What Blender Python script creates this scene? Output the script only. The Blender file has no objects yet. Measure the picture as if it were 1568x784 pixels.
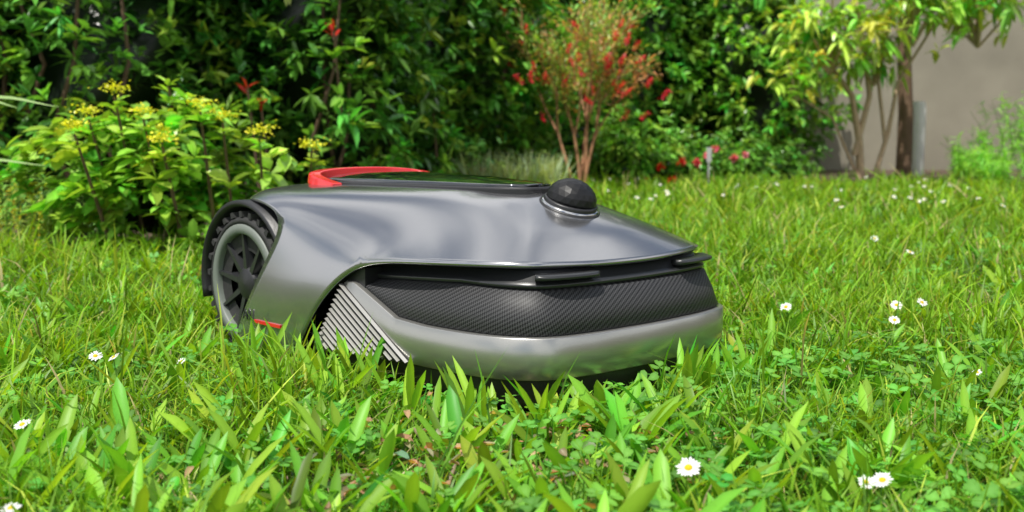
import bpy, bmesh, math, random
import numpy as np
from mathutils import Vector, Matrix
random.seed(7); rng=np.random.default_rng(7)
scene=bpy.context.scene
COL=scene.collection
FP=1650.0; PITCH=math.atan(182/FP); H=.323; YS=FP/1120
def link(o,parent=None):
    COL.objects.link(o)
    if parent: o.parent=parent
    return o
# ---------------------------------------------------------------- materials
def newmat(name):
    m=bpy.data.materials.new(name); m.use_nodes=True
    nt=m.node_tree; b=nt.nodes['Principled BSDF']; return m,nt,b
def simple(name,col,rough=.5,metal=0,coat=0,noise=0,nscale=40,bump=0,spec=.5):
    m,nt,b=newmat(name)
    b.inputs['Base Color'].default_value=(*col,1); b.inputs['Roughness'].default_value=rough
    b.inputs['Metallic'].default_value=metal; b.inputs['Coat Weight'].default_value=coat
    b.inputs['Coat Roughness'].default_value=.03; b.inputs['Specular IOR Level'].default_value=spec
    if noise or bump:
        tc=nt.nodes.new('ShaderNodeTexCoord'); n=nt.nodes.new('ShaderNodeTexNoise'); n.inputs['Scale'].default_value=nscale; n.inputs['Detail'].default_value=6
        nt.links.new(tc.outputs['Object'],n.inputs['Vector'])
        if noise:
            mx=nt.nodes.new('ShaderNodeMix'); mx.data_type='RGBA'
            mx.inputs[6].default_value=(*[c*(1-noise) for c in col],1); mx.inputs[7].default_value=(*[min(1,c*(1+noise)) for c in col],1)
            nt.links.new(n.outputs['Fac'],mx.inputs[0]); nt.links.new(mx.outputs[2],b.inputs['Base Color'])
        if bump:
            bp=nt.nodes.new('ShaderNodeBump'); bp.inputs['Strength'].default_value=bump; bp.inputs['Distance'].default_value=.01
            nt.links.new(n.outputs['Fac'],bp.inputs['Height']); nt.links.new(bp.outputs[0],b.inputs['Normal'])
    return m
def foliage(name,rough=.45,trans=.35,spec=.4,tcol=(1.25,1.2,.5)):
    m,nt,b=newmat(name)
    a=nt.nodes.new('ShaderNodeAttribute'); a.attribute_name='Col'
    nt.links.new(a.outputs['Color'],b.inputs['Base Color'])
    b.inputs['Roughness'].default_value=rough; b.inputs['Specular IOR Level'].default_value=spec
    t=nt.nodes.new('ShaderNodeBsdfTranslucent')
    mul=nt.nodes.new('ShaderNodeMix'); mul.data_type='RGBA'; mul.blend_type='MULTIPLY'; mul.inputs[0].default_value=1
    mul.inputs[7].default_value=(*tcol,1)
    nt.links.new(a.outputs['Color'],mul.inputs[6]); nt.links.new(mul.outputs[2],t.inputs['Color'])
    mix=nt.nodes.new('ShaderNodeMixShader'); mix.inputs[0].default_value=trans
    out=nt.nodes['Material Output']
    nt.links.new(b.outputs[0],mix.inputs[1]); nt.links.new(t.outputs[0],mix.inputs[2]); nt.links.new(mix.outputs[0],out.inputs[0])
    return m
M_leaf=foliage('leaf_green',.30,.3,.65)
M_grass=foliage('grass_blades',.42,.42,.32,(1.25,1.15,.3))
M_petal=foliage('petals',.6,.25,.2,(1,1,1))
M_bark=simple('bark',(.14,.085,.05),.85,noise=.5,nscale=30,bump=.6)

# ---------------------------------------------------------------- mesh builder
class MB:
    def __init__(s): s.v=[];s.c=[];s.t=[];s.q=[];s.tm=[];s.qm=[];s.n=0
    def add(s,v,c,t=None,q=None,mat=0):
        v=np.asarray(v,float).reshape(-1,3); c=np.asarray(c,float)
        if c.ndim==1: c=np.tile(c,(len(v),1))
        s.v.append(v); s.c.append(c)
        if t is not None and len(t): t=np.asarray(t).reshape(-1,3); s.t.append(t+s.n); s.tm.append(np.full(len(t),mat))
        if q is not None and len(q): q=np.asarray(q).reshape(-1,4); s.q.append(q+s.n); s.qm.append(np.full(len(q),mat))
        s.n+=len(v)
    def build(s,name,mats,parent=None,smooth=True,ys=1):
        v=np.concatenate(s.v); c=np.clip(np.concatenate(s.c),0,1); v[:,1]*=ys
        t=np.concatenate(s.t) if s.t else np.zeros((0,3),int); q=np.concatenate(s.q) if s.q else np.zeros((0,4),int)
        me=bpy.data.meshes.new(name); me.vertices.add(len(v)); me.vertices.foreach_set('co',v.ravel())
        li=np.concatenate([t.ravel(),q.ravel()]).astype(np.int32)
        me.loops.add(len(li)); me.loops.foreach_set('vertex_index',li)
        tot=np.concatenate([np.full(len(t),3),np.full(len(q),4)]).astype(np.int32)
        st=np.concatenate([[0],np.cumsum(tot)[:-1]]).astype(np.int32)
        me.polygons.add(len(tot)); me.polygons.foreach_set('loop_start',st); me.polygons.foreach_set('loop_total',tot)
        mi=np.concatenate((s.tm if s.tm else [])+(s.qm if s.qm else [])).astype(np.int32)
        me.polygons.foreach_set('material_index',mi)
        me.polygons.foreach_set('use_smooth',np.full(len(tot),smooth))
        me.update(calc_edges=True)
        at=me.color_attributes.new('Col','FLOAT_COLOR','POINT')
        at.data.foreach_set('color',np.concatenate([c,np.ones((len(c),1))],1).ravel())
        for m in mats: me.materials.append(m)
        me.validate()
        return link(bpy.data.objects.new(name,me),parent)
def nrm(a): return a/np.maximum(np.linalg.norm(a,axis=-1,keepdims=True),1e-9)
def vary(col,n,amt=.25,hue=.15):
    col=np.asarray(col,float)
    if col.ndim==1: col=np.tile(col,(n,1))
    k=1+rng.normal(0,amt,(n,1)); h=rng.normal(0,hue,(n,1))
    c=col*np.clip(k,.35,2); c[:,0:1]*=np.clip(1+h*1.5,.3,2.5); return c
def add_leaves(mb,P,D,L,W,col,fold=.25,droop=.25,mat=0,roll=.5,prof=((.33,.9),(.68,.8)),tipw=0):
    n=len(P); D=nrm(D); L=np.broadcast_to(L,(n,)).reshape(-1,1); W=np.broadcast_to(W,(n,)).reshape(-1,1)
    side=nrm(np.cross(D,[0,0,1.])+rng.normal(0,roll,(n,3))*.6); side=nrm(side-D*(side*D).sum(1,keepdims=True))
    N=np.cross(side,D); N*=np.sign(N[:,2:3]+1e-6); down=np.array([0,0,-1.])
    def pt(s): return P+D*L*s+down*L*droop*s*s
    vs=[P]
    for s,w in prof:
        m=pt(s); h=W*.5*w
        vs+= [m-side*h+N*h*fold, m-N*h*fold*.5, m+side*h+N*h*fold]
    vs.append(pt(1.0))
    V=np.stack(vs,1); nv=V.shape[1]; K=len(prof)
    e=1+3*(K-1); tip=nv-1
    t=np.array([[0,2,1],[0,3,2],[e,e+1,tip],[e+1,e+2,tip]])
    q=[]
    for k in range(K-1):
        a=1+3*k; q+=[[a,a+1,a+4,a+3],[a+1,a+2,a+5,a+4]]
    q=np.array(q)
    off=(np.arange(n)*nv)[:,None,None]
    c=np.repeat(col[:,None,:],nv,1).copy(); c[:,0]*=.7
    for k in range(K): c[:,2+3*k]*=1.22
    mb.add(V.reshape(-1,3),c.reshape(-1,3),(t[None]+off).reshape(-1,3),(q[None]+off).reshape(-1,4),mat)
ROUND=((.18,.5),(.45,.95),(.72,1.0),(.92,.6))
LANCE=((.2,.5),(.45,1.0),(.75,.8))
def add_blades(mb,P,h,w,col,lean=.5,curve=.5,mat=0,tipcol=None):
    n=len(P); th=rng.uniform(0,2*np.pi,n); ld=np.stack([np.cos(th),np.sin(th),np.zeros(n)],1)
    ph=th+np.pi/2+rng.normal(0,.6,n); sd=np.stack([np.cos(ph),np.sin(ph),np.zeros(n)],1)
    h=h.reshape(-1,1); w=w.reshape(-1,1)
    le=np.abs(rng.normal(0,lean,(n,1))); cu=np.abs(rng.normal(0,curve,(n,1)))
    vs=[];cs=[]
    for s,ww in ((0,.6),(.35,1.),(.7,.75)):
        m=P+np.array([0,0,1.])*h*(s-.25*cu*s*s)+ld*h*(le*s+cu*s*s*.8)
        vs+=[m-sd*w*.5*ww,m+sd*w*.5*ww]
        k=.34+.82*s; cs+=[col*k,col*k]  # shade painted into the colour: blades darken toward the root
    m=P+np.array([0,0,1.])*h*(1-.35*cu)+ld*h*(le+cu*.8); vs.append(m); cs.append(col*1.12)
    V=np.stack(vs,1); C=np.stack(cs,1)
    off=(np.arange(n)*7)[:,None,None]
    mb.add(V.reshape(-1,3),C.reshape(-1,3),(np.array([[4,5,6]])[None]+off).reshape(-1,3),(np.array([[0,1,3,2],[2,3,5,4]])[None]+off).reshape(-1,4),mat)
def tube(mb,pts,rads,col,sides=6,mat=0):
    pts=[np.array(p,float) for p in pts]; V=[]
    for i,p in enumerate(pts):
        d=nrm(pts[min(i+1,len(pts)-1)]-pts[max(i-1,0)]); a=nrm(np.cross(d,[.3,.9,.2])); b=np.cross(d,a)
        for k in range(sides):
            t=2*math.pi*k/sides; V.append(p+(a*math.cos(t)+b*math.sin(t))*rads[i])
    q=[]
    for i in range(len(pts)-1):
        for k in range(sides):
            q.append([i*sides+k,i*sides+(k+1)%sides,(i+1)*sides+(k+1)%sides,(i+1)*sides+k])
    mb.add(V,np.array(col,float),None,q,mat)
def blob_core(mb,c,r,col,seed,mat=0,f=.72):
    nu,nv=28,18; V=[]
    for i in range(nv+1):
        for j in range(nu):
            a=math.pi*i/nv; b=2*math.pi*j/nu
            k=f*(1+.12*math.sin(3*b+seed+4*a)+.1*math.sin(5*a+2*b+seed*2))
            V.append((c[0]+r[0]*k*math.sin(a)*math.cos(b),c[1]+r[1]*k*math.sin(a)*math.sin(b),c[2]+r[2]*k*math.cos(a)))
    q=[[i*nu+j,i*nu+(j+1)%nu,(i+1)*nu+(j+1)%nu,(i+1)*nu+j] for i in range(nv) for j in range(nu)]
    mb.add(V,np.array(col,float),None,q,mat)
def blob_points(n,c,r,shell=(.72,1.08),front=True):
    d=nrm(rng.normal(0,1,(n*4,3)))
    if front: d=d[(d[:,1]<.3)]
    d=d[d[:,2]>-.75][:n]
    lump=1+.14*np.sin(d[:,0]*5+c[0]*7)+.12*np.sin(d[:,2]*6+c[1]*3)
    k=rng.uniform(shell[0],shell[1],len(d))*lump
    P=np.array(c)+d*np.array(r)*k[:,None]
    ok=P[:,2]>.02
    return P[ok],d[ok],k[ok]
def whorls(mb,P,D,nl,L,W,col,spread=.9,**kw):
    n=len(P); D=nrm(D)
    PP=np.repeat(P,nl,0); DD=np.repeat(D,nl,0)
    r=nrm(rng.normal(0,1,(n*nl,3))); r=nrm(r-DD*(r*DD).sum(1,keepdims=True))
    dirs=nrm(DD*rng.uniform(.2,.9,(n*nl,1))+r*spread)
    cc=np.repeat(col,nl,0)*rng.uniform(.7,1.3,(n*nl,1))
    PP=PP-DD*rng.uniform(0,.5,(n*nl,1))*np.mean(L)
    add_leaves(mb,PP,dirs,np.repeat(L,nl)*rng.uniform(.7,1.15,n*nl),np.repeat(W,nl)*rng.uniform(.8,1.1,n*nl),cc,**kw)

# ---------------------------------------------------------------- MOWER
A=math.radians(44)
fw=Vector((math.sin(A),-math.cos(A),0)); lf=Vector((math.cos(A),math.sin(A),0)); MC=Vector((-.119,1.595,0))
mower=bpy.data.objects.new('robot_lawn_mower',None); link(mower)
mower.matrix_world=Matrix((( fw.x,lf.x,0,MC.x),(fw.y,lf.y,0,MC.y),(0,0,1,0),(0,0,0,1)))
M_shell=simple('metallic_grey_shell',(.34,.343,.355),.19,.88,coat=.4,noise=.04,nscale=900)
M_silver=simple('brushed_silver',(.37,.365,.345),.3,.8,coat=.25,noise=.06,nscale=700)
M_black=simple('black_plastic',(.015,.015,.017),.42,0,noise=.15,nscale=300,bump=.05)
M_dark=simple('dark_grey_plastic',(.022,.023,.025),.3)
M_tyre=simple('tyre_rubber',(.02,.02,.02),.75,noise=.3,nscale=60,bump=.2)
M_rim=simple('rim_grey',(.15,.17,.15),.5)
M_glass=simple('black_glass',(.008,.01,.012),.03,0,coat=1)
M_red=simple('red_plastic',(.62,.015,.02),.25,0,coat=.5)
M_chrome=simple('chrome_trim',(.5,.5,.5),.15,1)
def carbon():
    m,nt,b=newmat('carbon_weave'); uv=nt.nodes.new('ShaderNodeUVMap'); uv.uv_map='UVMap'
    mp=nt.nodes.new('ShaderNodeMapping'); mp.inputs['Rotation'].default_value=(0,0,math.radians(28)); mp.inputs['Scale'].default_value=(1,.6,1)
    ck=nt.nodes.new('ShaderNodeTexChecker'); ck.inputs['Scale'].default_value=480
    ck.inputs['Color1'].default_value=(.055,.055,.058,1); ck.inputs['Color2'].default_value=(.010,.010,.011,1)
    nt.links.new(uv.outputs[0],mp.inputs[0]); nt.links.new(mp.outputs[0],ck.inputs['Vector']); nt.links.new(ck.outputs['Color'],b.inputs['Base Color'])
    b.inputs['Roughness'].default_value=.5; b.inputs['Specular IOR Level'].default_value=.3; return m
M_carbon=carbon()
def mesh_obj(name,v,f,mat,parent=mower,smooth=True,mods=()):
    me=bpy.data.meshes.new(name); me.from_pydata([tuple(p) for p in v],[],f); me.update(); me.validate()
    for p in me.polygons: p.use_smooth=smooth
    me.materials.append(mat); o=link(bpy.data.objects.new(name,me),parent)
    for k,kw in mods:
        md=o.modifiers.new(k,k)
        for a,b in kw.items(): setattr(md,a,b)
    return o
def fixn(o):
    bm=bmesh.new(); bm.from_mesh(o.data); bmesh.ops.recalc_face_normals(bm,faces=bm.faces); bm.to_mesh(o.data); bm.free(); return o
cols=[
 [(-.165,0,.254),(-.21,0,.253),(-.245,0,.246),(-.26,0,.225)],
 [(-.16,-.092,.254),(-.195,-.12,.252),(-.215,-.175,.246),(-.215,-.198,.232)],
 [(-.10,-.094,.254),(-.12,-.14,.252),(-.155,-.182,.248),(-.15,-.203,.236)],
 [(-.03,-.092,.255),(-.03,-.137,.252),(-.05,-.182,.239),(-.058,-.212,.214)],
 [(.06,-.085,.255),(.055,-.125,.248),(.04,-.176,.224),(.03,-.216,.184)],
 [(.13,-.074,.254),(.13,-.112,.244),(.12,-.170,.212),(.112,-.213,.1665)],
 [(.185,-.060,.252),(.195,-.102,.2395),(.205,-.160,.2085),(.212,-.214,.1735)],
 [(.220,-.045,.2505),(.245,-.092,.2335),(.275,-.145,.2070),(.305,-.205,.1785)],
 [(.234,-.030,.2495),(.277,-.078,.2285),(.323,-.118,.2065),(.367,-.167,.1780)],
 [(.243,-.015,.2485),(.298,-.045,.2265),(.350,-.064,.2050),(.393,-.096,.1755)],
 [(.245,0,.248),(.305,0,.226),(.357,0,.2045),(.401,0,.1740)],
]
fend={3:[(-.098,-.224,.150),(-.145,-.229,.085),(-.195,-.228,.010)],
      4:[(-.012,-.228,.135),(-.06,-.232,.075),(-.11,-.230,.010)],
      5:[(.050,-.225,.120),(.008,-.228,.072),(-.028,-.224,.015)]}
V=[];F=[];idx={}
def vid(side,t,r,p):
    if t in (0,len(cols)-1): side=0
    k=(side,t,r)
    if k not in idx:
        idx[k]=len(V); V.append((p[0],0 if side==0 else p[1]*(1 if side<0 else -1),p[2]))
    return idx[k]
for sd in (-1,1):
    for t in range(len(cols)-1):
        for r in range(3):
            F.append([vid(sd,t,r,cols[t][r]),vid(sd,t+1,r,cols[t+1][r]),vid(sd,t+1,r+1,cols[t+1][r+1]),vid(sd,t,r+1,cols[t][r+1])])
    for t in (3,4):
        for r in range(3):
            def g(tt,rr):
                return vid(sd,tt,3+rr,cols[tt][3] if rr==0 else fend[tt][rr-1])
            F.append([g(t,r),g(t+1,r),g(t+1,r+1),g(t,r+1)])
for t in range(len(cols)-1):
    a,b=vid(-1,t,0,cols[t][0]),vid(-1,t+1,0,cols[t+1][0]); c,d=vid(1,t+1,0,cols[t+1][0]),vid(1,t,0,cols[t][0])
    f=[a,b,c,d]; f=list(dict.fromkeys(f)); F.append(f)
hood=mesh_obj('hood_shell',V,F,M_shell)
fixn(hood)
me=hood.data; cr=me.attributes.new('crease_edge','FLOAT','EDGE'); inv={v:k for k,v in idx.items()}
for e in me.edges:
    k1,k2=inv[e.vertices[0]],inv[e.vertices[1]]
    if k1[1]==k2[1]==8 and min(k1[2],k2[2])>=1: cr.data[e.index].value=.3
    if k1[2]==k2[2]==3 and max(k1[1],k2[1])<=3: cr.data[e.index].value=.6
    if k1[2]==k2[2]==0 and max(k1[1],k2[1])<=6: cr.data[e.index].value=.5
s=hood.modifiers.new('SUBSURF','SUBSURF'); s.levels=3; s.render_levels=3
s=hood.modifiers.new('SOLIDIFY','SOLIDIFY'); s.thickness=.0045; s.offset=-1
half=[(.0,-.203),(.07,-.205),(.15,-.207),(.22,-.208),(.300,-.206),(.358,-.193),(.397,-.163),(.412,-.108),(.417,-.05)]
ctrl=half+[(.419,0)]+[(x,-y) for x,y in half[::-1]]
def catmull(P,n):
    P=[np.array(p,float) for p in P]; P=[2*P[0]-P[1]]+P+[2*P[-1]-P[-2]]; out=[]
    for i in range(1,len(P)-2):
        for k in range(n):
            t=k/n; a,b,c,d=P[i-1:i+3]
            out.append(.5*((2*b)+(-a+c)*t+(2*a-5*b+4*c-d)*t*t+(-a+3*b-3*c+d)*t**3))
    out.append(P[-2]); return np.array(out)
OUT=catmull(ctrl,14)
tan=nrm(np.gradient(OUT,axis=0)); ONR=np.stack([tan[:,1],-tan[:,0]],1)
ARC=np.concatenate([[0],np.cumsum(np.linalg.norm(np.diff(OUT,axis=0),axis=1))])
def strip(name,mat,rows,xmin=-1):
    sel=[i for i in range(len(OUT)) if OUT[i][0]>=xmin]
    V=[];uv=[]
    for zf,of in rows:
        for i in sel:
            p=OUT[i]+ONR[i]*of; z=zf(OUT[i][0]); V.append((p[0],p[1],z)); uv.append((ARC[i],z))
    n=len(sel); F=[[r*n+k,r*n+k+1,(r+1)*n+k+1,(r+1)*n+k] for r in range(len(rows)-1) for k in range(n-1)]
    o=mesh_obj(name,V,F,mat); u=o.data.uv_layers.new(name='UVMap')
    for l in o.data.loops: u.data[l.index].uv=uv[l.vertex_index]
    return o
I=lambda xs,zs:(lambda x:float(np.interp(x,xs,zs)))
band_t=I([.0,.078,.098,.185,.24,.5],[.043,.138,.138,.102,.099,.100])
band_b=I([.0,.17,.5],[.032,.046,.050])
lerp=lambda f,g,k:(lambda x:f(x)*(1-k)+g(x)*k)
off=lambda f,d:(lambda x:f(x)+d)
strip('silver_bumper_band',M_silver,[(off(band_b,.0),-.006),(off(band_b,.0012),.004),(off(band_b,.003),.0068),(lerp(band_b,band_t,.5),.0080),(off(band_t,-.002),.0078),(off(band_t,-.0006),.0062),(band_t,-.006)])
carb_t=I([.112,.28,.5],[.139,.149,.147])
cb=off(band_t,.002)
strip('carbon_strip',M_carbon,[(off(cb,-.003),-.003),(cb,.001),(lerp(cb,carb_t,.5),-.007),(carb_t,-.018),(off(carb_t,.002),-.026)],xmin=.112)
strip('bumper_skirt',M_black,[(lambda x:.008,-.030),(lambda x:.024,-.006),(off(band_b,.001),-.003)],xmin=-.03)
strip('dark_upper_body',M_dark,[(lambda x:.10,-.030),(off(carb_t,.002),-.025),(off(carb_t,.004),-.019),(off(carb_t,.008),-.019),(off(carb_t,.010),-.028),(lambda x:.170,-.032),(lambda x:.178,-.06)],xmin=.02)
def prism(name,pts,z0,z1,mat,bev=True,parent=mower,inset=0,bw=.003):
    n=len(pts); V=[(x,y,z0) for x,y in pts]+[(x*(1-inset),y*(1-inset),z1) for x,y in pts]
    F=[list(range(n))[::-1],list(range(n,2*n))]+[[i,(i+1)%n,n+(i+1)%n,n+i] for i in range(n)]
    o=mesh_obj(name,V,F,mat,parent,smooth=False,mods=[('BEVEL',dict(width=bw,segments=3,limit_method='ANGLE'))] if bev else []); return fixn(o)
pl=[(-.235,-.125),(.0,-.135),(.02,-.175),(.29,-.170),(.345,-.12),(.36,0)]
prism('chassis',pl+[(x,-y) for x,y in pl[:-1][::-1]],.03,.162,M_black)
pl=[(-.25,-.11),(-.235,-.135),(-.02,-.135),(.02,-.11)]
prism('rear_housing',pl+[(x,-y) for x,y in pl[::-1]],.07,.232,M_black)
def outy(x): return float(np.interp(x,OUT[:len(OUT)//2,0],OUT[:len(OUT)//2,1]))
def ribs(name,sd):
    Aa=np.array([.074,.134]);Bb=np.array([.006,.040]);T=np.array([.218,.0500]); V=[];F=[]
    nr=13
    for k in range(nr):
        u=(k+.3)/nr*.97; p=Aa+(Bb-Aa)*u; q=T+(Bb-T)*u; d=(q-p)/np.linalg.norm(q-p); nn=np.array([-d[1],d[0]])*.0021
        b=len(V); ns=9
        for j in range(ns):
            c=p+(q-p)*j/(ns-1)
            for (w,h) in ((1,.0095),(.1,.0135),(-1,.0095),(-.9,.0050),(.9,.0050)):
                m=c+nn*w; V.append((m[0],sd*(outy(m[0])-h),m[1]))
        for j in range(ns-1):
            for e in range(5): F.append([b+j*5+e,b+j*5+(e+1)%5,b+(j+1)*5+(e+1)%5,b+(j+1)*5+e])
        F.append([b+e for e in range(5)]); F.append([b+(ns-1)*5+e for e in range(5)][::-1])
    fixn(mesh_obj(name,V,F,M_silver,smooth=False))
    V=[];F=[];ns=10
    for j in range(ns):
        s=j/(ns-1); a=Aa+(T-Aa)*s; b2=Bb+(T-Bb)*s
        for m in (a,b2):
            for h in (.0086,.003): V.append((m[0],sd*(outy(m[0])-h),m[1]))
    for j in range(ns-1):
        b=j*4; F+=[[b,b+4,b+6,b+2],[b+1,b+3,b+7,b+5],[b,b+1,b+5,b+4],[b+2,b+6,b+7,b+3]]
    fixn(mesh_obj(name+'_recess',V,F,M_black,smooth=False))
ribs('side_ribs_right',1); ribs('side_ribs_left',-1)
def fair(name,sd):
    pts=[(-.008,.026),(.066,.150),(.115,.156),(.115,.10),(.02,.03)]
    V=[(x,sd*(outy(x)-.001),z) for x,z in pts]+[(x,sd*(outy(x)+.03),z) for x,z in pts]; n=len(pts)
    F=[list(range(n)),list(range(n,2*n))[::-1]]+[[i,(i+1)%n,n+(i+1)%n,n+i] for i in range(n)]
    return fixn(mesh_obj(name,V,F,M_black,smooth=False))
fair('rib_surround_right',1); fair('rib_surround_left',-1)
pl=catmull([(-.150,-.088),(-.08,-.090),(.02,-.084),(.11,-.068),(.185,-.048),(.218,-.028),(.228,-.006)],6)[:,:2]
V=[];F=[];m=15; n=len(pl)
for i,(x,y) in enumerate(pl):
    cz=.0115*np.interp(x,[-.15,-.05,.10,.232],[.8,1,.75,.15])
    for j in range(m):
        u=-1+2*j/(m-1); V.append((x,y*(-u),.2600+cz*(1-abs(u)**2.2)))
for i in range(n-1):
    for j in range(m-1): F.append([i*m+j,i*m+j+1,(i+1)*m+j+1,(i+1)*m+j])
glass=fixn(mesh_obj('glass_panel',V,F,M_glass)); md=glass.modifiers.new('s','SOLIDIFY'); md.thickness=.006; md.offset=-1
pl=[tuple(p) for p in pl]
pl2=[(x*1.03,y*1.07) for x,y in pl]; prism('panel_frame',pl2+[(x,-y) for x,y in pl2[::-1]],.240,.2575,M_black)
def sweep(name,path,prof,mat,n=8):
    P=catmull(path,n); tn=nrm(np.gradient(P,axis=0)); V=[];m=len(prof)
    for p,t in zip(P,tn):
        s=nrm(np.cross(t,[0,0,1.])); u=np.cross(s,t)
        for a,b in prof: V.append(p+s*a+u*b)
    F=[[i*m+k,i*m+(k+1)%m,(i+1)*m+(k+1)%m,(i+1)*m+k] for i in range(len(P)-1) for k in range(m)]
    F+= [list(range(m)),[ (len(P)-1)*m+k for k in range(m)][::-1]]
    return fixn(mesh_obj(name,V,F,mat,smooth=False,mods=[('BEVEL',dict(width=.002,segments=2,limit_method='ANGLE'))]))
sweep('carry_handle',[(-.085,-.108,.253),(-.125,-.108,.260),(-.155,-.100,.267),(-.172,-.06,.2715),(-.176,0,.273),(-.172,.06,.2715),(-.155,.1,.267),(-.125,.108,.260),(-.085,.108,.253)],[(-.011,-.012),(.011,-.012),(.009,.003),(-.009,.003)],M_red)
def lathe(name,prof,mat,c,n=20,smooth=True,tilt=0,parent=mower,axis='Z'):
    V=[];F=[];m=len(prof)
    for k in range(n):
        t=2*math.pi*k/n
        for r,z in prof: V.append((r*math.cos(t),r*math.sin(t),z))
    F=[[k*m+j,((k+1)%n)*m+j,((k+1)%n)*m+j+1,k*m+j+1] for k in range(n) for j in range(m-1)]
    o=mesh_obj(name,V,F,mat,parent,smooth); o.location=c; o.rotation_euler=(0,tilt,0) if axis=='Z' else (math.radians(90),0,0); return o
dc=(.279,0,.2345); TI=math.radians(19)
lathe('lidar_seat',[(.0405,-.02),(.0405,-.0005),(.0385,.0010),(.034,.001)],M_black,dc,48,True,TI)
lathe('lidar_chrome_ring',[(.0390,-.002),(.0383,.0022),(.0370,.0032),(.033,.0032)],M_chrome,dc,48,True,TI)
lathe('lidar_collar',[(.0355,.002),(.0355,.0065),(.034,.0080),(.030,.008)],M_black,dc,48,True,TI)
bm=bmesh.new(); bmesh.ops.create_icosphere(bm,subdivisions=3,radius=1)
for v in bm.verts:
    v.co=Vector((v.co.x*.0335,v.co.y*.0335,max(v.co.z,-.1)*.028+.0080))
me=bpy.data.meshes.new('lidar_dome'); bm.to_mesh(me); bm.free(); me.materials.append(simple('dome_black',(.009,.009,.010),.4,0,coat=0,spec=.3))
o=link(bpy.data.objects.new('lidar_dome',me),mower); o.location=dc; o.rotation_euler=(0,TI*.8,.3)
def sensor(name,ts,te):
    sel=[i for i in range(len(OUT)) if ts<=OUT[i][1]<=te and OUT[i][0]>.25]; V=[];n=len(sel)
    for j,i in enumerate(sel):
        e=math.sin(math.pi*j/(n-1))**.35
        for of,dz in ((-.04,.003),(-.015,.0035),(-.015+.007*e,.0015),(-.015+.007*e,-.0015),(-.015,-.0035),(-.04,-.004)):
            p=OUT[i]+ONR[i]*of; V.append((p[0],p[1],.1640+dz))
    F=[[j*6+k,j*6+(k+1)%6,(j+1)*6+(k+1)%6,(j+1)*6+k] for j in range(n-1) for k in range(6)]+[list(range(6)),[(n-1)*6+k for k in range(6)]]
    fixn(mesh_obj(name,V,F,M_dark))
sensor('bump_sensor_right',-.176,-.075); sensor('bump_sensor_left',.075,.188)
def wheel(name,sd):
    e=bpy.data.objects.new(name,None); link(e,mower); e.location=(-.190,sd*-.170,.106)
    e.rotation_euler=(0,0,0 if sd>0 else math.pi)
    def L(nm,prof,mat,n=48,sm=True): return lathe(nm,prof,mat,(0,0,0),n,sm,parent=e,axis='Y')
    L('tyre',[(.05,-.035),(.094,-.036),(.101,-.03),(.101,.03),(.097,.036),(.091,.037),(.089,.030),(.05,.028)],M_tyre)
    L('rim_ring',[(.0895,.028),(.0895,.0365),(.087,.039),(.0765,.039),(.0745,.036),(.0745,.024)],M_rim)
    L('wheel_disc',[(.0750,.018),(.03,.012),(.0,.012)],M_black)
    L('hub',[(.026,.01),(.025,.03),(.020,.034),(0,.035)],M_black,32)
    V=[];F=[]
    for k in range(9):
        t=2*math.pi*k/9+.2; c,s=math.cos(t),math.sin(t); b=len(V)
        for r,w,h in ((.022,.009,.032),(.075,.004,.035)):
            for ww,hh in ((-w,.012),(-w*.5,h),(w*.5,h),(w,.012)): V.append((r*c-ww*s,-hh,r*s+ww*c))
        F+=[[b,b+1,b+5,b+4],[b+1,b+2,b+6,b+5],[b+2,b+3,b+7,b+6]]
    fixn(mesh_obj('spokes',V,F,M_dark,e,False))
    V=[];F=[]
    for k in range(26):
        for s2 in (-1,1):
            t0=2*math.pi*(k+.25*(s2>0))/26; b=len(V)
            for y,dt in ((.0,.0),(.036*s2,.10)):
                for r in (.100,.1085):
                    for w in (-.045,.045):
                        t=t0+dt+w*(1 if r<.105 else .7); V.append((r*math.cos(t),-y,r*math.sin(t)))
            F+=[[b,b+1,b+3,b+2],[b+4,b+6,b+7,b+5],[b,b+2,b+6,b+4],[b+1,b+5,b+7,b+3],[b+2,b+3,b+7,b+6],[b,b+4,b+5,b+1]]
    fixn(mesh_obj('tread',V,F,M_tyre,e,False))
wheel('rear_wheel_right',1); wheel('rear_wheel_left',-1)
def arch(name,sd):
    V=[];F=[];n=26
    prof=[(.113,.12),(.115,.205),(.119,.211),(.125,.208),(.125,.12)]
    for i in range(n):
        t=math.radians(25+170*i/(n-1))
        for r,y in prof: V.append((-.190+r*math.cos(t),-sd*y,.106+r*math.sin(t)))
    m=len(prof); F=[[i*m+k,i*m+k+1,(i+1)*m+k+1,(i+1)*m+k] for i in range(n-1) for k in range(m-1)]
    F+=[list(range(m)),[(n-1)*m+k for k in range(m)]]
    fixn(mesh_obj(name,V,F,M_black))
arch('wheel_arch_right',1); arch('wheel_arch_left',-1)
def side_box(name,x0,x1,z0,z1,mat,y=-.2325):
    V=[(x,yy,z) for yy in (y,y+.006) for x,z in ((x0,z0),(x1,z0),(x1,z1),(x0,z1))]
    fixn(mesh_obj(name,V,[[0,1,2,3],[7,6,5,4],[0,4,5,1],[1,5,6,2],[2,6,7,3],[3,7,4,0]],mat,smooth=False))
side_box('fender_red_stripe',-.118,-.050,.0600,.0645,M_red)
tc=bpy.data.curves.new('fender_lettering','FONT'); tc.body="A1"; tc.size=.022; tc.extrude=.0008
to=link(bpy.data.objects.new('fender_lettering',tc),mower); to.rotation_euler=(math.radians(90),0,0); to.location=(-.150,-.2318,.062); tc.materials.append(M_dark)
for sd in (-1,1):
    lathe('caster_wheel',[(0,-.012),(.03,-.012),(.034,0),(.03,.012),(0,.012)],M_tyre,(.24,sd*.1,.03),24,True,axis='Y')

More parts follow.
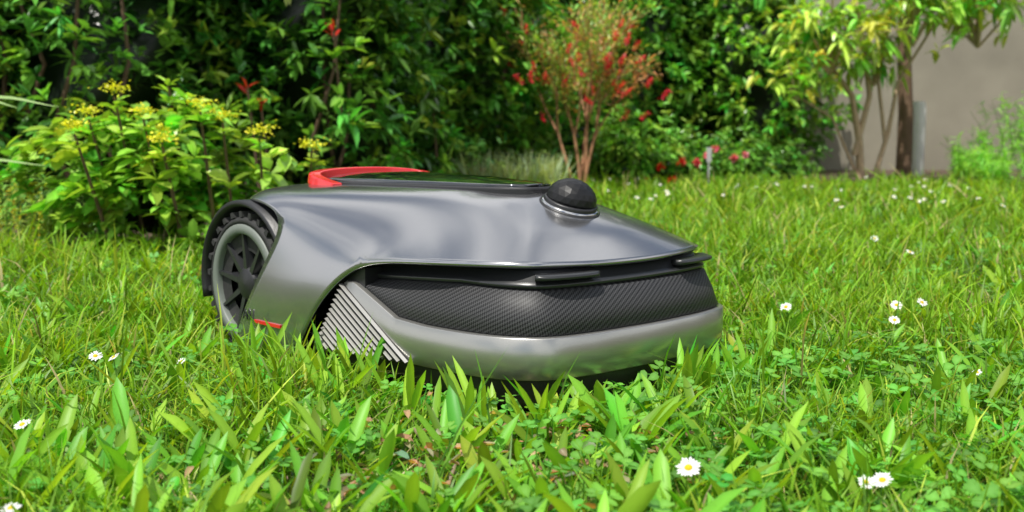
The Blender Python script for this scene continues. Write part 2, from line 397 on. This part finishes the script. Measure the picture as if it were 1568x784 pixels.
# ---------------------------------------------------------------- GROUND
def ground_mat():
    m,nt,b=newmat('lawn_soil'); tc=nt.nodes.new('ShaderNodeTexCoord'); n=nt.nodes.new('ShaderNodeTexNoise'); n.inputs['Scale'].default_value=9; n.inputs['Detail'].default_value=8
    r=nt.nodes.new('ShaderNodeValToRGB'); r.color_ramp.elements[0].position=.35; r.color_ramp.elements[0].color=(.06,.055,.02,1); r.color_ramp.elements[1].position=.7; r.color_ramp.elements[1].color=(.08,.13,.02,1)
    nt.links.new(tc.outputs['Object'],n.inputs['Vector']); nt.links.new(n.outputs['Fac'],r.inputs[0]); nt.links.new(r.outputs[0],b.inputs['Base Color']); b.inputs['Roughness'].default_value=.95; return m
mesh_obj('lawn_ground',[(-60,-60,0),(60,-60,0),(60,60,0),(-60,60,0)],[[0,1,2,3]],ground_mat(),None,False)
edge=[(x,y*YS) for x,y in [(-6,1.75),(-1.6,1.95),(-1.15,2.1),(-.75,2.2),(-.45,3.0),(-.05,4.1),(.5,4.55),(1.2,4.7),(2.2,4.75),(3.2,4.7),(8,4.6)]]
def bed_y(x): return np.interp(x,[e[0] for e in edge],[e[1] for e in edge])
V=[(x,y,.004) for x,y in edge]+[(x,20,.004) for x,y in edge]; n=len(edge)
mesh_obj('soil_bed',V,[[i,i+1,n+i+1,n+i] for i in range(n-1)],simple('soil',(.085,.055,.035),.95,noise=.6,nscale=14,bump=.8),None,False)

# ---------------------------------------------------------------- GRASS
def polar(n,r0,r1,a0=-33,a1=33):
    r=np.sqrt(rng.uniform(r0*r0,r1*r1,n)); t=np.radians(rng.uniform(a0,a1,n)); return np.stack([r*np.sin(t),r*np.cos(t),np.zeros(n)],1)
def mloc(P):
    dx=P[:,0]-MC.x; dy=P[:,1]-MC.y; return dx*fw.x+dy*fw.y, dx*lf.x+dy*lf.y
def under(P,m=0.0):
    X,Y=mloc(P); return (X>-.30-m)&(X<.400+m)&(np.abs(Y)<.200+m)
def nearm(P): # shorter growth hugging the machine
    X,Y=mloc(P); d=np.maximum(np.maximum(-.30-X,X-.40),np.abs(Y)-.2); return np.clip(.6+d*3.2,.6,1)
def lawn_filter(P,m=0):
    return P[(P[:,1]<bed_y(P[:,0])+rng.normal(0,.04,len(P)))&~under(P,m)]
gm=MB()
G1=np.array([.28,.50,.022]);G2=np.array([.11,.31,.016]);G3=np.array([.46,.57,.07])
def patch(P): return .5+.5*np.sin(P[:,0]*3.1+np.sin(P[:,1]*2.3)*2)*np.cos(P[:,1]*2.7+P[:,0])
def patch2(P): return .5+.5*np.sin(P[:,0]*9.3+np.sin(P[:,1]*7.1)*2)*np.cos(P[:,1]*8.2+P[:,0]*3)
def thin(P): return 1-.55*np.exp(-(((P[:,0]+.02)/.16)**2+((P[:,1]-1.0)/.10)**2))
def gcol(P):
    n=len(P); k=np.clip(.45*patch(P)+.40*patch2(P)+.08+rng.normal(0,.28,n),0,1)[:,None]
    c=G2*(1-k)+G1*k; y=rng.random(n)<.12; c[y]=G3; d=rng.random(n)<.045; c[d]=[.50,.43,.2]
    return c*np.clip(1+rng.normal(0,.24,(n,1)),.45,1.5)
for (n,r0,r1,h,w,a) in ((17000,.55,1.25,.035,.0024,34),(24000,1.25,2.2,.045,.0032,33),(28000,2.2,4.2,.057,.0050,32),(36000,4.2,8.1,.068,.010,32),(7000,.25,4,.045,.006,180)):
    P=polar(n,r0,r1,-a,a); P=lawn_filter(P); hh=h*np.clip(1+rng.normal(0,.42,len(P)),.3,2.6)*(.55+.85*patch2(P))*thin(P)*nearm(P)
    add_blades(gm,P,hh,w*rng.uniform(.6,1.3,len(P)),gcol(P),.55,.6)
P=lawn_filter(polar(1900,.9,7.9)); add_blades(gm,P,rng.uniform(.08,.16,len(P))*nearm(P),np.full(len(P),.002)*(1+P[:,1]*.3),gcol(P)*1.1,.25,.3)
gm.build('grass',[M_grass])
pm=MB()
def tuft(P,nl,L,W,col,up=.9,fold=.3,droop=.15,prof=ROUND):
    n=len(P); PP=np.repeat(P,nl,0)+rng.normal(0,.004,(n*nl,3))*[1,1,0]; th=rng.uniform(0,2*np.pi,n*nl); u=np.abs(rng.normal(up,.5,n*nl))
    D=np.stack([np.cos(th),np.sin(th),u*1.0],1); s=rng.uniform(.5,1.15,n*nl)
    s=s*np.repeat(nearm(P),nl)**.5
    add_leaves(pm,PP,D,L*s,W*rng.uniform(.7,1.2,n*nl),vary(col,n*nl,.28,.16),fold,droop,roll=.3,prof=prof)
for (n,r0,r1,L,W) in ((200,.66,1.25,.082,.0115),(300,1.25,2.4,.085,.0115),(200,2.4,4.4,.085,.013)):
    P=lawn_filter(polar(n,r0,r1),.03); tuft(P,5,L,W,[.20,.42,.035],1.35,prof=LANCE)
P=lawn_filter(polar(80,.72,1.15),.03); tuft(P,4,.11,.014,[.22,.44,.04],1.8,droop=.3,prof=LANCE)
P=lawn_filter(polar(1400,.6,2.0),.02); tuft(P,4,.036,.017,[.15,.38,.035],.45)
P=lawn_filter(polar(1800,2.0,5),.01); tuft(P,3,.05,.02,[.19,.42,.045],.7,prof=((.33,.9),(.68,.8)))
xs=rng.uniform(-.10,.42,22); P=np.concatenate([[[MC.x+fw.x*x-lf.x*.26,MC.y+fw.y*x-lf.y*.26,0] for x in xs],[[MC.x+fw.x*.47+lf.x*y,MC.y+fw.y*.47+lf.y*y,0] for y in rng.uniform(-.24,.26,22)]])+rng.normal(0,.018,(44,3))*[1,1,0]
tuft(P,3,.115,.0105,[.24,.48,.04],2.4,prof=LANCE)
pm.build('plantain_weeds',[M_grass])
cm=MB()
def clover(P,h,s):
    n=len(P); col=vary([.13,.38,.04],n,.2,.1); top=P+np.stack([rng.normal(0,.008,n),rng.normal(0,.008,n),h],1); tilt=rng.normal(0,.25,(n,2))
    th0=rng.uniform(0,6.28,n)
    for k in range(3):
        th=th0+k*2.094; d=np.stack([np.cos(th),np.sin(th),np.zeros(n)],1); sd=np.stack([-np.sin(th),np.cos(th),np.zeros(n)],1)
        def lift(a,b):
            v=d*(s*a)[:,None]+sd*(s*b)[:,None]; v[:,2]=v[:,0]*tilt[:,0]+v[:,1]*tilt[:,1]+ s*(.12*abs(b)+.1*a); return top+v
        pts=[(0,0),(.45,-.42),(.85,-.45),(1.05,-.2),(.95,0),(1.05,.2),(.85,.45),(.45,.42),(.5,0)]
        V=np.stack([lift(a,b) for a,b in pts],1); o=(np.arange(n)*9)[:,None,None]
        t=np.array([[0,1,8],[1,2,8],[2,3,8],[3,4,8],[4,5,8],[5,6,8],[6,7,8],[7,0,8]])
        c=np.repeat(col[:,None,:],9,1).copy(); c[:,8]=c[:,8]*1.2+.04; cm.add(V.reshape(-1,3),c.reshape(-1,3),(t[None]+o).reshape(-1,3))
    V=np.stack([P-[.0007,0,0],P+[.0007,0,0],top+[.0007,0,0],top-[.0007,0,0]],1); o=(np.arange(n)*4)[:,None,None]
    cm.add(V.reshape(-1,3),np.repeat(col,4,0)*.8,None,(np.array([[0,1,2,3]])[None]+o).reshape(-1,4))
P=lawn_filter(polar(1200,.6,1.6,0,33),.015); clover(P,rng.uniform(.02,.05,len(P)),rng.uniform(.008,.014,len(P)))
P=lawn_filter(polar(450,.6,1.6,-33,0),.015); clover(P,rng.uniform(.02,.04,len(P)),rng.uniform(.007,.011,len(P)))
P=lawn_filter(polar(1200,1.6,3.8),.015); clover(P,rng.uniform(.025,.05,len(P)),rng.uniform(.008,.013,len(P)))
cm.build('clover_patch',[M_grass])
dm=MB()
def daisy(x,y,h,r,tx,ty):
    c=np.array([x+random.uniform(-.01,.01),y,h]); N=nrm(np.array([tx,ty,1.])); a=nrm(np.cross(N,[0,1,.1])); b=np.cross(N,a)
    k=19; V=[];q=[]
    for i in range(k):
        t=2*math.pi*i/k+random.uniform(-.08,.08); d=a*math.cos(t)+b*math.sin(t); s=np.cross(N,d); rr=r*random.uniform(.88,1.08); z=N*random.uniform(-.1,.15)*r
        V+=[c+d*r*.25-s*r*.04,c+d*rr*.8-s*r*.12+z*.8,c+d*rr+z,c+d*rr*.8+s*r*.12+z*.8,c+d*r*.25+s*r*.04]; o=i*5
        q.append([o,o+1,o+3,o+4])
    tt=[[i*5+1,i*5+2,i*5+3] for i in range(k)]
    dm.add(V,np.array([.85,.85,.83]),tt,q)
    V=[c+N*r*.22]
    for j,(rr,z) in enumerate(((.2,.17),(.32,.04))):
        for i in range(10): th=i*.6283; V.append(c+(a*math.cos(th)+b*math.sin(th))*r*rr+N*r*z)
    t=[[0,1+i,1+(i+1)%10] for i in range(10)]; q=[[1+i,11+i,11+(i+1)%10,1+(i+1)%10] for i in range(10)]
    dm.add(V,np.array([.75,.52,.02]),t,q)
    tube(dm,[(x,y,0),(x+.002,y,h*.5),c],[.0008,.0008,.0008],(.12,.28,.04),4)
for px,py,hh,r in ((1370,467,.06,.010),(1408,463,.06,.010),(1378,490,.055,.009),(1208,470,.055,.010),(1068,716,.055,.0105),(1345,735,.045,.009),(1325,738,.04,.007),(50,650,.05,.009),(140,545,.055,.009),(175,547,.055,.008),(285,553,.05,.006),(35,778,.045,.008),(1398,386,.06,.011),(1345,365,.06,.011),(1010,375,.06,.009),(1500,570,.045,.006)):
    k=(py-392)/FP; d=(math.cos(PITCH)-math.sin(PITCH)*k, -math.sin(PITCH)-math.cos(PITCH)*k); t=(hh-H)/d[1]
    daisy((px-784)/FP*t,d[0]*t,hh,r,random.uniform(-.5,.5),random.uniform(-.6,.1) if px<1000 else random.uniform(-.9,-.3))
P=lawn_filter(polar(75,4.0,7.4,-3,31))
for p in P: daisy(p[0],p[1],.075,.011,random.uniform(-.5,.5),random.uniform(-.7,-.2))
dm.build('daisy_flowers',[M_petal])
lm=MB(); P=np.concatenate([polar(200,.68,1.25,-13,12),np.stack([rng.normal(-.02,.12,260),rng.normal(1.0,.07,260),np.zeros(260)],1)]); P=P[~under(P)]; P[:,2]=rng.uniform(.008,.030,len(P))
D=rng.normal(0,1,(len(P),3))*[1,1,.3]; add_leaves(lm,P,D,rng.uniform(.01,.028,len(P)),rng.uniform(.004,.010,len(P)),vary([.38,.26,.15],len(P),.3),.6,.2); lm.build('dry_leaf_litter',[M_grass])

# ---------------------------------------------------------------- SHRUBS (laid out in compact depth, stretched to real depth by YS)
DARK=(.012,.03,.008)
hm=MB()
blobs=[((-4.0,3.3,.8),(1.2,.9,1.5)),((-2.75,3.15,.7),(.95,.8,1.5)),((-1.85,3.3,.75),(.85,.75,1.4)),((-1.05,3.7,.8),(.8,.75,1.4)),((-.55,4.75,.8),(.75,.7,1.5)),((.2,5.9,.9),(.8,.7,1.6))]
for i,(c,r) in enumerate(blobs):
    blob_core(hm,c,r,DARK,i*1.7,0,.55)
    nn=(800,2000,2200,2100,1900,1200)[i]; lk=(1,1,1,1.15,1.35,1.5)[i]
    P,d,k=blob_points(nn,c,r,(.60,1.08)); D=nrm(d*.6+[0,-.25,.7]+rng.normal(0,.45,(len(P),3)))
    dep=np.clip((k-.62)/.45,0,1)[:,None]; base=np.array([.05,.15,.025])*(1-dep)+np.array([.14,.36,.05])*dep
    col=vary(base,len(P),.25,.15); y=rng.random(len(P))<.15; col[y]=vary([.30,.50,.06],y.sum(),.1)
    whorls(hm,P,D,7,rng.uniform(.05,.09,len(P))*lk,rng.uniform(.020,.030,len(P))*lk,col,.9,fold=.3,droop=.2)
    for _ in range(5):
        x=c[0]+random.uniform(-.6,.6)*r[0]; yv=c[1]-random.uniform(.5,.8)*r[1]; pts=[(x,yv+.1,0)]
        for z in (.3,.6,.95,1.3): x+=random.uniform(-.12,.12); yv+=random.uniform(-.06,.06); pts.append((x,yv,z))
        tube(hm,pts,[.011,.010,.008,.006,.004],(.16,.09,.05),6,1)
for (x,y,z) in ((-1.02,2.85,.52),(-.98,2.88,.45),(-.40,3.65,.62),(-.72,3.0,.75)):
    P=np.array([[x,y,z]]); tube(hm,[(x+.02,y+.05,z-.4),(x,y,z)],[.007,.004],(.25,.04,.03),5,1)
    whorls(hm,P,np.array([[0,0,1.]]),6,np.array([.07]),np.array([.014]),np.array([[.5,.03,.02]]),.35,fold=.3)
    whorls(hm,P-[0,0,.07],np.array([[0,0,1.]]),8,np.array([.09]),np.array([.03]),np.array([[.2,.42,.05]]),.9,fold=.3)
hm.build('photinia_hedge',[M_leaf,M_bark],ys=YS)
bm2=MB()
for i,(c,r,g) in enumerate([((-2.5,7.5,1.2),(2.2,1.2,2.4),0),((-4.4,7.0,1.3),(1.8,1.2,2.6),0),((.6,8.4,1.5),(2.0,1.2,2.6),0),((1.15,6.9,.9),(.75,.8,1.7),1),((2.05,6.9,.8),(.85,.8,1.5),2),((1.6,8.5,1.5),(1.2,1.0,2.6),0),((3.2,9.0,2.6),(1.9,1.0,1.6),1),((5.5,8.8,2.7),(2.2,1.0,1.5),2),((-6,6,1.2),(2.2,1.5,2.4),0),((7.5,6.5,1.0),(1.6,1.6,2.0),1)]):
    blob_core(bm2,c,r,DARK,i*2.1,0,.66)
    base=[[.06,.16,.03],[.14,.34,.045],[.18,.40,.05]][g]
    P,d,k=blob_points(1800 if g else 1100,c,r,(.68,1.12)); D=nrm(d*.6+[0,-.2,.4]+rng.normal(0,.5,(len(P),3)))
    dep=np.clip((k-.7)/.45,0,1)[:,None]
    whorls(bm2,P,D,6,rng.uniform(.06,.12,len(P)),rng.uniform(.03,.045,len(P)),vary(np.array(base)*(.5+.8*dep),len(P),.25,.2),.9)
for i,(c,r) in enumerate([((-5.5,9.5,3.6),(3.2,1.5,3.6)),((-.5,10,4.2),(3.2,1.5,4.0)),((5,10.5,4.4),(3.4,1.5,3.6)),((10,8,3.6),(3,2.5,3.4)),((-10,6,3.2),(2.6,3,3.2))]):  # tall tree masses, mostly above frame, added to darken the hood reflections
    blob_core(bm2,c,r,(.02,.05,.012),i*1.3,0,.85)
    P,d,k=blob_points(420,c,r,(.8,1.12),False); whorls(bm2,P,nrm(d+rng.normal(0,.5,(len(P),3))),5,rng.uniform(.25,.4,len(P)),rng.uniform(.12,.18,len(P)),vary([.08,.2,.035],len(P),.25,.2),.9)
bm2.build('background_foliage',[M_leaf],ys=YS)
ym=MB(); yc=(-1.02,2.13,.20); yr=(.36,.24,.24)
P,d,k=blob_points(230,yc,yr,(.35,1.1)); D=nrm(d*.5+[0,-.15,.9]+rng.normal(0,.3,(len(P),3)))
whorls(ym,P,D,7,rng.uniform(.05,.085,len(P)),rng.uniform(.028,.042,len(P)),vary([.30,.54,.06],len(P),.22,.15),1.0,fold=.2,droop=.3)
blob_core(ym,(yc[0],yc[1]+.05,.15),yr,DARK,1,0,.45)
heads=[(-1.05,1.95,.43),(-.96,1.92,.37),(-.82,1.94,.39),(-.77,1.96,.36),(-.68,1.98,.32),(-1.12,1.95,.37),(-1.1,1.85,.33),(-.93,1.95,.32),(-.56,2.05,.28),(-.88,1.85,.30)]
for (x,y,z) in heads:
    tube(ym,[(x*.9-.1,y+.12,.05),(x,y,z)],[.006,.003],(.18,.22,.06),5,1)
    whorls(ym,np.array([[x,y,z-.015]]),np.array([[0,-.1,1.]]),8,np.array([.055]),np.array([.026]),vary([.34,.58,.06],1,.1),1.1)
    n=90; P=np.array([x,y,z+.022])+rng.normal(0,1,(n,3))*[.017,.013,.007]; add_leaves(ym,P,rng.normal(0,1,(n,3))+[0,0,1],np.full(n,.009),np.full(n,.008),vary([.70,.68,.04],n,.18,.05))
tube(ym,[(-1.0,2.2,.1),(-.99,2.18,.35),(-1.0,2.15,.47)],[.006,.005,.004],(.3,.2,.08),5,1)
for z in (.40,.44,.48): whorls(ym,np.array([[-1.0,2.15,z]]),np.array([[0,-.1,1.]]),6,np.array([.055]),np.array([.02]),vary([.4,.55,.06],1,.1),.8)
ym.build('yellow_flowering_shrub',[M_leaf,M_bark],ys=YS)
rm=MB(); bx,by=.37,4.25
def grow(mb,p,d,L,r,depth,tips,spread=.5,nb=3,mat=1,col=(.30,.16,.08)):
    q=p+d*L*.5+np.array([random.gauss(0,.03),random.gauss(0,.03),0])*L; e=p+d*L
    tube(mb,[p,q,e],[r,r*.85,r*.65],col,5,mat)
    if depth==0: tips.append((e,d)); return
    for _ in range(nb):
        nd=nrm(d+np.array([random.gauss(0,spread),random.gauss(0,spread),random.gauss(.1,spread*.5)])); grow(mb,e,nd,L*random.uniform(.6,.9),r*.6,depth-1,tips,spread,nb,mat,col)
tips=[]
M_bark2=simple('bark_reddish',(.42,.21,.11),.8,noise=.3,nscale=30,bump=.4)
for k in range(5):
    d=nrm(np.array([(-.30,.12,-.12,.18,.0)[k],random.uniform(-.1,.1),1.])); grow(rm,np.array([bx+.015*k,by,0.]),d,(.36,.42,.33,.30,.40)[k],.012,3,tips,.34,3)
for e,d in tips:
    n=34; P=e-d*rng.uniform(-.05,.32,(n,1))+rng.normal(0,.024,(n,3)); D=nrm(d+rng.normal(0,.6,(n,3)))
    add_leaves(rm,P,D,rng.uniform(.03,.06,n),rng.uniform(.007,.012,n),vary([.34,.52,.09] if random.random()<.65 else [.60,.34,.14],n,.2,.2))
    if random.random()<.48:
        n=45; dz=random.uniform(-.30,.0); ax=rng.uniform(-.03,.03,(n,1))*d; P=e+[random.gauss(0,.06),-.08,dz]+ax+rng.normal(0,.004,(n,3)); add_leaves(rm,P,nrm(rng.normal(0,1,(n,3))),np.full(n,.020),np.full(n,.006),vary([.78,.03,.07],n,.2,.05))
rm.build('bottlebrush_shrub',[M_leaf,M_bark2],ys=YS)
lp=MB()
for (x,y,z,rx,rz,c,L,W,n) in ((.75,4.75,.22,.32,.3,[.22,.46,.06],.07,.022,160),(.15,4.6,.15,.3,.22,[.2,.4,.08],.06,.018,120),(-.35,4.0,.15,.3,.25,[.14,.34,.06],.06,.02,120),(1.05,4.9,.18,.28,.25,[.17,.4,.05],.06,.02,120),(2.0,5.6,.1,.5,.2,[.12,.3,.04],.06,.02,120),(1.55,5.2,.15,.35,.25,[.12,.3,.04],.07,.025,130),(.45,4.9,.25,.35,.4,[.18,.42,.05],.06,.02,150),(-1.5,2.35,.12,.22,.14,[.24,.46,.09],.04,.008,120)):
    P,d,k=blob_points(n,(x,y,z),(rx,.22,rz),(.3,1.1)); whorls(lp,P,nrm(d+[0,-.1,.8]),7,np.full(len(P),L),np.full(len(P),W),vary(c,len(P),.22,.15),.9)
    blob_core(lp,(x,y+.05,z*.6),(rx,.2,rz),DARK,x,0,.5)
lp.build('border_plants',[M_leaf],ys=YS)
lv=MB(); n=900; P=np.stack([rng.uniform(-.26,.25,n),rng.uniform(3.75,4.1,n),np.zeros(n)],1); add_blades(lv,P,rng.uniform(.12,.28,n),np.full(n,.007),vary([.50,.62,.36],n,.15,.05),.35,.2); lv.build('lavender_clump',[M_grass],ys=YS)
rb=MB(); P,d,k=blob_points(260,(1.35,5.0,.12),(.45,.25,.22),(.3,1.1)); whorls(rb,P,nrm(d+[0,0,.7]),6,np.full(len(P),.045),np.full(len(P),.02),vary([.19,.42,.06],len(P),.2),.9)
for (x,y,z,c) in ((1.25,4.7,.20,[.75,.15,.22]),(1.32,4.75,.25,[.75,.15,.25]),(1.42,4.7,.19,[.75,.2,.3]),(1.5,4.72,.21,[.75,.25,.35]),(1.2,4.75,.16,[.75,.12,.2]),(.92,4.55,.14,[.7,.03,.02]),(.98,4.5,.06,[.65,.02,.02]),(.84,4.55,.05,[.65,.02,.02]),(1.05,4.55,.17,[.7,.05,.04])):
    n=40; add_leaves(rb,np.array([x,y,z])+rng.normal(0,.008,(n,3)),rng.normal(0,1,(n,3))+[0,-.3,.6],np.full(n,.024),np.full(n,.020),vary(c,n,.15,.03)); tube(rb,[(x,y+.05,0),(x,y,z)],[.003,.003],(.1,.2,.05),4)
rb.build('rose_bush',[M_leaf],ys=YS)
def tree(name,trunks,crown,L,W,col,colw):
    tm=MB()
    for pts,r0,r1 in trunks:
        k=len(pts); tube(tm,pts,[r0+(r1-r0)*i/(k-1) for i in range(k)],colw,8,1)
    for c,r,nn in crown:
        P,d,k=blob_points(nn,c,r,(.2,1.1),False); D=nrm(d*.5+[0,-.1,.25]+rng.normal(0,.5,(len(P),3)))
        whorls(tm,P,D,6,rng.uniform(L*.7,L*1.2,len(P)),rng.uniform(W*.8,W*1.1,len(P)),vary(col,len(P),.25,.2),.9,droop=.5)
        for q in P[::9]:
            tube(tm,[np.array(c)-[0,0,r[2]*.9],(np.array(c)+q)/2-[0,0,.05],q],[.010,.007,.003],colw,5,1)
    return tm.build(name,[M_leaf,simple('bark_pale',(.44,.31,.20),.85,noise=.35,nscale=25,bump=.5)],ys=YS)
tree('young_fruit_tree',[([(2.38,5.0,0),(2.36,5.0,.3),(2.30,5.0,.6),(2.1,4.9,.8),(1.95,4.8,.95)],.028,.010),([(2.33,5.0,.2),(2.42,5.0,.6),(2.38,5.05,1.0),(2.3,5.1,1.5)],.020,.012),([(2.48,5.05,0),(2.58,5.05,.35),(2.66,5.1,.7),(2.9,5.1,1.1)],.018,.008),([(2.56,5.05,.30),(2.5,5.05,.7),(2.6,5.1,1.2)],.013,.008),([(2.36,5.0,.05),(2.15,4.95,.45),(1.85,4.9,.62)],.010,.005)],
 [((2.1,4.9,1.05),(.45,.4,.35),95),((2.7,5.0,1.25),(.55,.4,.35),110),((3.2,5.1,1.25),(.45,.4,.35),80),((1.85,4.8,.72),(.25,.2,.18),26),((2.6,5.4,1.7),(1.2,.6,.4),120),((2.45,5.0,.85),(.35,.25,.2),40)],.12,.040,[.38,.58,.08],(.30,.19,.11))
wt=MB(); tube(wt,[(3.15,5.9,0),(3.15,5.9,.5),(3.12,5.92,1.1),(3.2,5.95,2.2)],[.06,.055,.05,.04],(.3,.22,.15),10,0); wt.build('background_tree_trunk',[M_bark],ys=YS)
pm2=MB(); tube(pm2,[(3.42,6.2,0),(3.42,6.2,.55),(3.42,6.2,.62)],[.055,.055,.045],(.6,.6,.57),12,0); pm2.build('white_post',[simple('white_paint',(.62,.62,.58),.7,noise=.15,nscale=12)],ys=YS)
fm=MB()
for _ in range(120):
    x=random.uniform(2.95,4.3); y=random.uniform(4.65,5.1); p=np.array([x,y,0.]); d=nrm(np.array([random.gauss(0,.3),random.gauss(0,.2),1.])); hgt=random.uniform(.2,.60)*(.55 if x<3.2 else 1.1)
    pts=[p,p+d*hgt*.5,p+d*hgt+[random.gauss(0,.05),0,-.02]]; tube(fm,pts,[.003,.003,.001],(.15,.3,.05),4)
    m=85; s=rng.uniform(.2,1.05,(m,1)); P=p+d*hgt*s; D=nrm(rng.normal(0,1,(m,3))+[0,0,.5]); add_leaves(fm,P,D,rng.uniform(.03,.09,m),np.full(m,.006),vary([.32,.66,.10],m,.15,.1),roll=1)
fm.build('feathery_fern',[M_grass],ys=YS)
im=MB()
for (x,y,z,tx,tz) in ((-1.75,1.95,.05,-1.16,.40),(-1.8,1.95,.05,-1.2,.25),(-1.7,2.0,.05,-1.3,.40),(-1.9,1.9,0,-1.35,.37),(-1.8,2.0,0,-1.5,.5),(-1.75,1.9,0,-1.42,.3),(-1.9,2,0,-1.7,.55)):
    P=catmull([(x,y,z),(x*.75+tx*.25,y,z*.3+tz*.8),(x*.35+tx*.65,y-.03,tz*1.06),(tx,y-.06,tz)],6); V=[];m=len(P)
    for i,p in enumerate(P):
        w=.011*(1-(i/(m-1))**2)+.0005; V+=[p+[0,.4*w,w*.7],p-[0,.4*w,w*.7]]
    im.add(V,np.array([.36,.52,.2]),None,[[2*i,2*i+1,2*i+3,2*i+2] for i in range(m-1)])
im.build('iris_leaves',[M_grass],ys=YS)
em=MB()
for _ in range(26):
    x=random.gauss(-1.38,.07); y=random.gauss(2.1,.06); h=random.uniform(.08,.20); m=40; s=rng.uniform(.1,1,(m,1)); P=np.array([x,y,0])+s*[random.gauss(0,.02),0,h]
    add_leaves(em,P,nrm(rng.normal(0,1,(m,3))+[0,0,.5]),rng.uniform(.015,.03,m),np.full(m,.005),vary([.35,.52,.14] if h<.17 else [.55,.55,.1],m,.12,.1))
em.build('euphorbia_plant',[M_grass],ys=YS)
wy=7.2*YS
def boxv(x0,x1,y0,y1,z1): return [(x0,y0,0),(x1,y0,0),(x1,y0,z1),(x0,y0,z1),(x0,y1,0),(x1,y1,0),(x1,y1,z1),(x0,y1,z1)]
BF=[[0,1,2,3],[5,4,7,6],[3,2,6,7],[1,5,6,2],[4,0,3,7]]
V=boxv(2.55,9.0,wy,wy+.25,2.3)+boxv(9.0,9.25,-9,wy+.25,2.3)  # second box: side wall out of view, added for a beige bumper reflection
mesh_obj('garden_wall_with_added_side',V,BF+[[i+8 for i in f] for f in BF],simple('rendered_wall',(.28,.255,.20),.9,noise=.3,nscale=2.5,bump=.15),None,False)
sm=MB(); tube(sm,[(1.22,4.55,0),(1.22,4.55,.22)],[.006,.006],(.4,.4,.4),6); V=[(1.205,4.545,.17),(1.235,4.545,.17),(1.235,4.545,.26),(1.205,4.545,.26),(1.205,4.549,.17),(1.235,4.549,.17),(1.235,4.549,.26),(1.205,4.549,.26)]
sm.add(V,np.array([.5,.5,.5]),None,[[0,1,2,3],[7,6,5,4],[0,3,7,4],[1,5,6,2],[3,2,6,7]]); sm.build('plant_label_stake',[simple('stake_grey',(.42,.42,.42),.6)],smooth=False,ys=YS)
lathe('flower_pot',[(.0,0),(.07,0),(.095,.13),(.105,.13),(.105,.155),(.095,.155),(.085,.10),(0,.10)],simple('terracotta',(.38,.17,.09),.85,noise=.2,nscale=20),(-.19,4.05*YS,0),32,True,parent=None)

# ---------------------------------------------------------------- LIGHT/WORLD
sd=Vector((-.25,-.36,.89)).normalized()
el=math.asin(sd.z); az=math.atan2(sd.x,sd.y)
sl=bpy.data.lights.new('sun','SUN'); sl.energy=5; sl.angle=math.radians(.5); sl.color=(1,.96,.88)
so=link(bpy.data.objects.new('sun',sl)); so.rotation_euler=(-sd).to_track_quat('-Z','Y').to_euler()
wd=bpy.data.worlds.new('World'); scene.world=wd; wd.use_nodes=True; nt=wd.node_tree; bg=nt.nodes['Background']
sky=nt.nodes.new('ShaderNodeTexSky'); sky.sky_type='NISHITA'; sky.sun_disc=False; sky.sun_elevation=el; sky.sun_rotation=az%(2*math.pi)
tc=nt.nodes.new('ShaderNodeTexCoord'); nz=nt.nodes.new('ShaderNodeTexNoise'); nz.inputs['Scale'].default_value=2.4; nz.inputs['Detail'].default_value=7; nz.inputs['Roughness'].default_value=.55
nt.links.new(tc.outputs['Generated'],nz.inputs['Vector'])
rp=nt.nodes.new('ShaderNodeValToRGB'); rp.color_ramp.elements[0].position=.44; rp.color_ramp.elements[1].position=.56
nt.links.new(nz.outputs['Fac'],rp.inputs[0])
mx=nt.nodes.new('ShaderNodeMix'); mx.data_type='RGBA'; mx.inputs[7].default_value=(12,12.1,12.3,1)
nt.links.new(rp.outputs[0],mx.inputs[0]); nt.links.new(sky.outputs[0],mx.inputs[6]); nt.links.new(mx.outputs[2],bg.inputs[0]); bg.inputs[1].default_value=.11
cd=bpy.data.cameras.new('camera'); cd.lens=36*FP/1568; cd.sensor_width=36; cd.clip_start=.02; cd.clip_end=300
cd.dof.use_dof=True; cd.dof.focus_distance=1.30; cd.dof.aperture_fstop=7.0
co=link(bpy.data.objects.new('camera',cd)); co.location=(0,0,H); co.rotation_euler=(math.radians(90)-PITCH,0,0); scene.camera=co
scene.view_settings.view_transform='Standard'; scene.view_settings.look='None'; scene.view_settings.exposure=0
